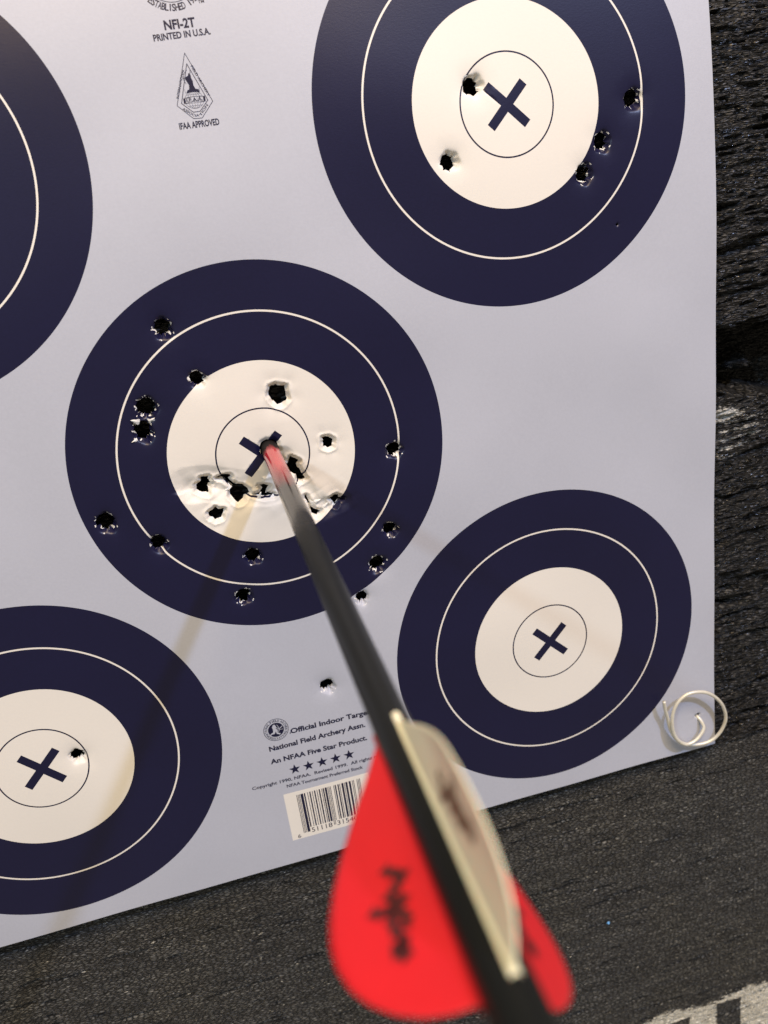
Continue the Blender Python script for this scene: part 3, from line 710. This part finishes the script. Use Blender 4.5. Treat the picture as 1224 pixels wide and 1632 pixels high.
def foam(name, xs, ys, hf, mat, back=-34, paint=None, key='paint'):
    X, Y = np.meshgrid(xs, ys, indexing='ij'); Z = hf(X, Y); nx, ny = X.shape
    v = np.column_stack([X.ravel(), Y.ravel(), Z.ravel()]); idx = np.arange(nx * ny).reshape(nx, ny)
    q = np.stack([idx[:-1, :-1], idx[1:, :-1], idx[1:, 1:], idx[:-1, 1:]], -1).reshape(-1, 4)
    loop = list(idx[:, 0]) + list(idx[-1, 1:]) + list(idx[-2::-1, -1]) + list(idx[0, -2:0:-1])
    n0 = len(v); bk = v[loop].copy(); bk[:, 2] = back; v = np.vstack([v, bk]); m_ = len(loop)
    f = q.tolist() + [(int(loop[i]), n0 + i, n0 + (i + 1) % m_, int(loop[(i + 1) % m_])) for i in range(m_)] + [tuple(n0 + i for i in range(m_))[::-1]]
    o = mesh_obj(name, Vn(v), f, mat, None, None, True)
    if paint is not None:
        at = o.data.attributes.new(key, 'FLOAT', 'POINT'); pv = np.zeros(len(v)); pv[:n0] = paint(v[:n0, 0], v[:n0, 1]); at.data.foreach_set('value', pv)
    return attach(o, butt)
def ridged(n_): return 1 - 2 * np.abs(n_)
def h_rough(X, Y, seed, amp=1.0):
    Yw = Y + .25 * vnoise(X, Y, 3.5, 2.5, seed + 7, 2) - .04 * X
    a_ = vnoise(X, Yw, 3.2, .42, seed, 4, .6); b_ = ridged(vnoise(X, Yw, 1.6, .30, seed + 1, 3, .6)); c_ = vnoise(X, Yw, .22, .12, seed + 2, 3, .6)
    g = np.clip(vnoise(X, Yw, 2.6, .5, seed + 3, 2) - .25, 0, 1)
    d_ = ridged(vnoise(X, Yw, .55, .16, seed + 4, 2, .6)); e_ = np.clip(vnoise(X, Yw, 1.1, .22, seed + 5, 2) - .30, 0, 1)
    return amp * (.26 * a_ + .13 * b_ + .07 * c_ + .05 * d_ - 1.0 * g - .9 * e_)
def h_upper(X, Y):
    e = np.clip((2.1 - Y) / .6, 0, 1)
    return base_z(Y) + .12 + h_rough(X, Y, 3) - .5 * e * e * (1 + .4 * vnoise(X, Y, .8, .3, 12, 2))
def h_middle(X, Y):
    z = base_z(Y) - .02 + h_rough(X, Y, 5, .8)
    top = -1.15 - .33 * (X - 22) * (np.abs(X) > 21) + .35 * vnoise(X, X * 0, 1.2, 1, 21, 2)     # torn away above this line
    d = np.clip((Y - top) / .5, 0, 1)
    z -= 4.0 * d * d * (3 - 2 * d)
    lump = np.exp(-((X - 24.6) / 1.3) ** 2 - ((Y + .75) / .40) ** 2) + .55 * np.exp(-((X - 22.9) / .30) ** 2 - ((Y + .3) / .5) ** 2)
    z += 2.7 * lump * (1 + .3 * vnoise(X, Y, .4, .25, 23, 3))
    sw = np.exp(-((Y + 2.6) / .8) ** 2); z += .22 * sw
    return z
def h_lower(X, Y):
    Yw = Y + .2 * vnoise(X, Y, 5, 2.5, 40, 2)
    z = base_z(Y) + .08 + .05 * vnoise(X, Yw, 3, .8, 41, 3) + .06 * vnoise(X, Yw, 2.2, .24, 42, 3, .6) + .03 * vnoise(X, Yw, .25, .11, 43, 3, .6)
    g = np.clip(vnoise(X, Yw, 2.2, .3, 44, 2) - .42, 0, 1); z -= .5 * g
    e = np.clip((Y + 22.5) / .55, 0, 1); return z - .12 * e * e
def paint_mask(x, y):
    def box(x0, x1, y0, y1, s=.12): return np.clip((x - x0) / s, 0, 1) * np.clip((x1 - x) / s, 0, 1) * np.clip((y - y0) / s, 0, 1) * np.clip((y1 - y) / s, 0, 1)
    top = -41.05 + .25 * np.sin(x * 1.1)
    p = np.clip((top - y) / .5, 0, 1) * (x > 15.3) * np.clip((x - 16.2) / .5, 0, 1)
    for q in ((22.0, 23.85, -47, -41.75), (18.3, 20.15, -47, -42.1), (23.1, 23.9, -41.4, -40.6)): p = p * (1 - box(*q))
    return p
XS = axis((-36, -19.5, 1.1), (-19.5, 21.4, .9), (21.4, 28.0, .055), (28.0, 36, .7))
foam('foam_layer', XS, axis((1.55, 17.5, .05), (17.5, 30, .6)), h_upper, M_F1)['label'] = 'rough black upper foam layer'
def painted_glint_mask(x, y):  # where the painted highlights gather below the torn gap
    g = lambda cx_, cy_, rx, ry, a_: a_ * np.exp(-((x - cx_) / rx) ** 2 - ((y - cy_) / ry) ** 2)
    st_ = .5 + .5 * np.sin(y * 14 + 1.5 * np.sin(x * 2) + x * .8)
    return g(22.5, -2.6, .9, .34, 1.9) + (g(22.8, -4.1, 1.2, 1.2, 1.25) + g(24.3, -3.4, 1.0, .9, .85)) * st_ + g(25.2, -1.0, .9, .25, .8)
foam('foam_layer', XS, axis((-21.9, 1.5, .05)), h_middle, M_F1, paint=painted_glint_mask, key='painted_glint')['label'] = 'rough black middle foam layer with a torn gap above'
XL = axis((-36, -20, 1.0), (-20, 28.5, .085), (28.5, 36, .7))
foam('foam_layer', XL, axis((-56, -47, .6), (-47, -21.94, .06)), h_lower, M_F2, paint=paint_mask)['label'] = 'charcoal lower foam layer with fine cut grain and white paint'

# small blue fleck caught in the foam
fx, fy = 14.88, -32.35; fz = float(h_lower(np.array([[fx]]), np.array([[fy]]))[0, 0])
vv_ = [(-.11, .0, .0), (.0, -.10, .03), (.11, .03, .02), (.05, .10, .0), (-.07, .08, .03), (-.02, .0, .13), (.04, .02, .12), (.0, .0, -.08)]
ff_ = [(0, 1, 5), (1, 6, 5), (1, 2, 6), (2, 3, 6), (3, 4, 5, 6), (4, 0, 5), (1, 0, 7), (2, 1, 7), (3, 2, 7), (4, 3, 7), (0, 4, 7)]
fl = mesh_obj('foam_fleck', Vn([(fx + a_, fy + b_, fz + .06 + c_) for a_, b_, c_ in vv_]), ff_, plain('bright_blue_plastic', (.08, .30, .62), .5))
tag(fl, 'tiny bright blue fleck stuck on the charcoal foam right of the red vane', 'fleck')
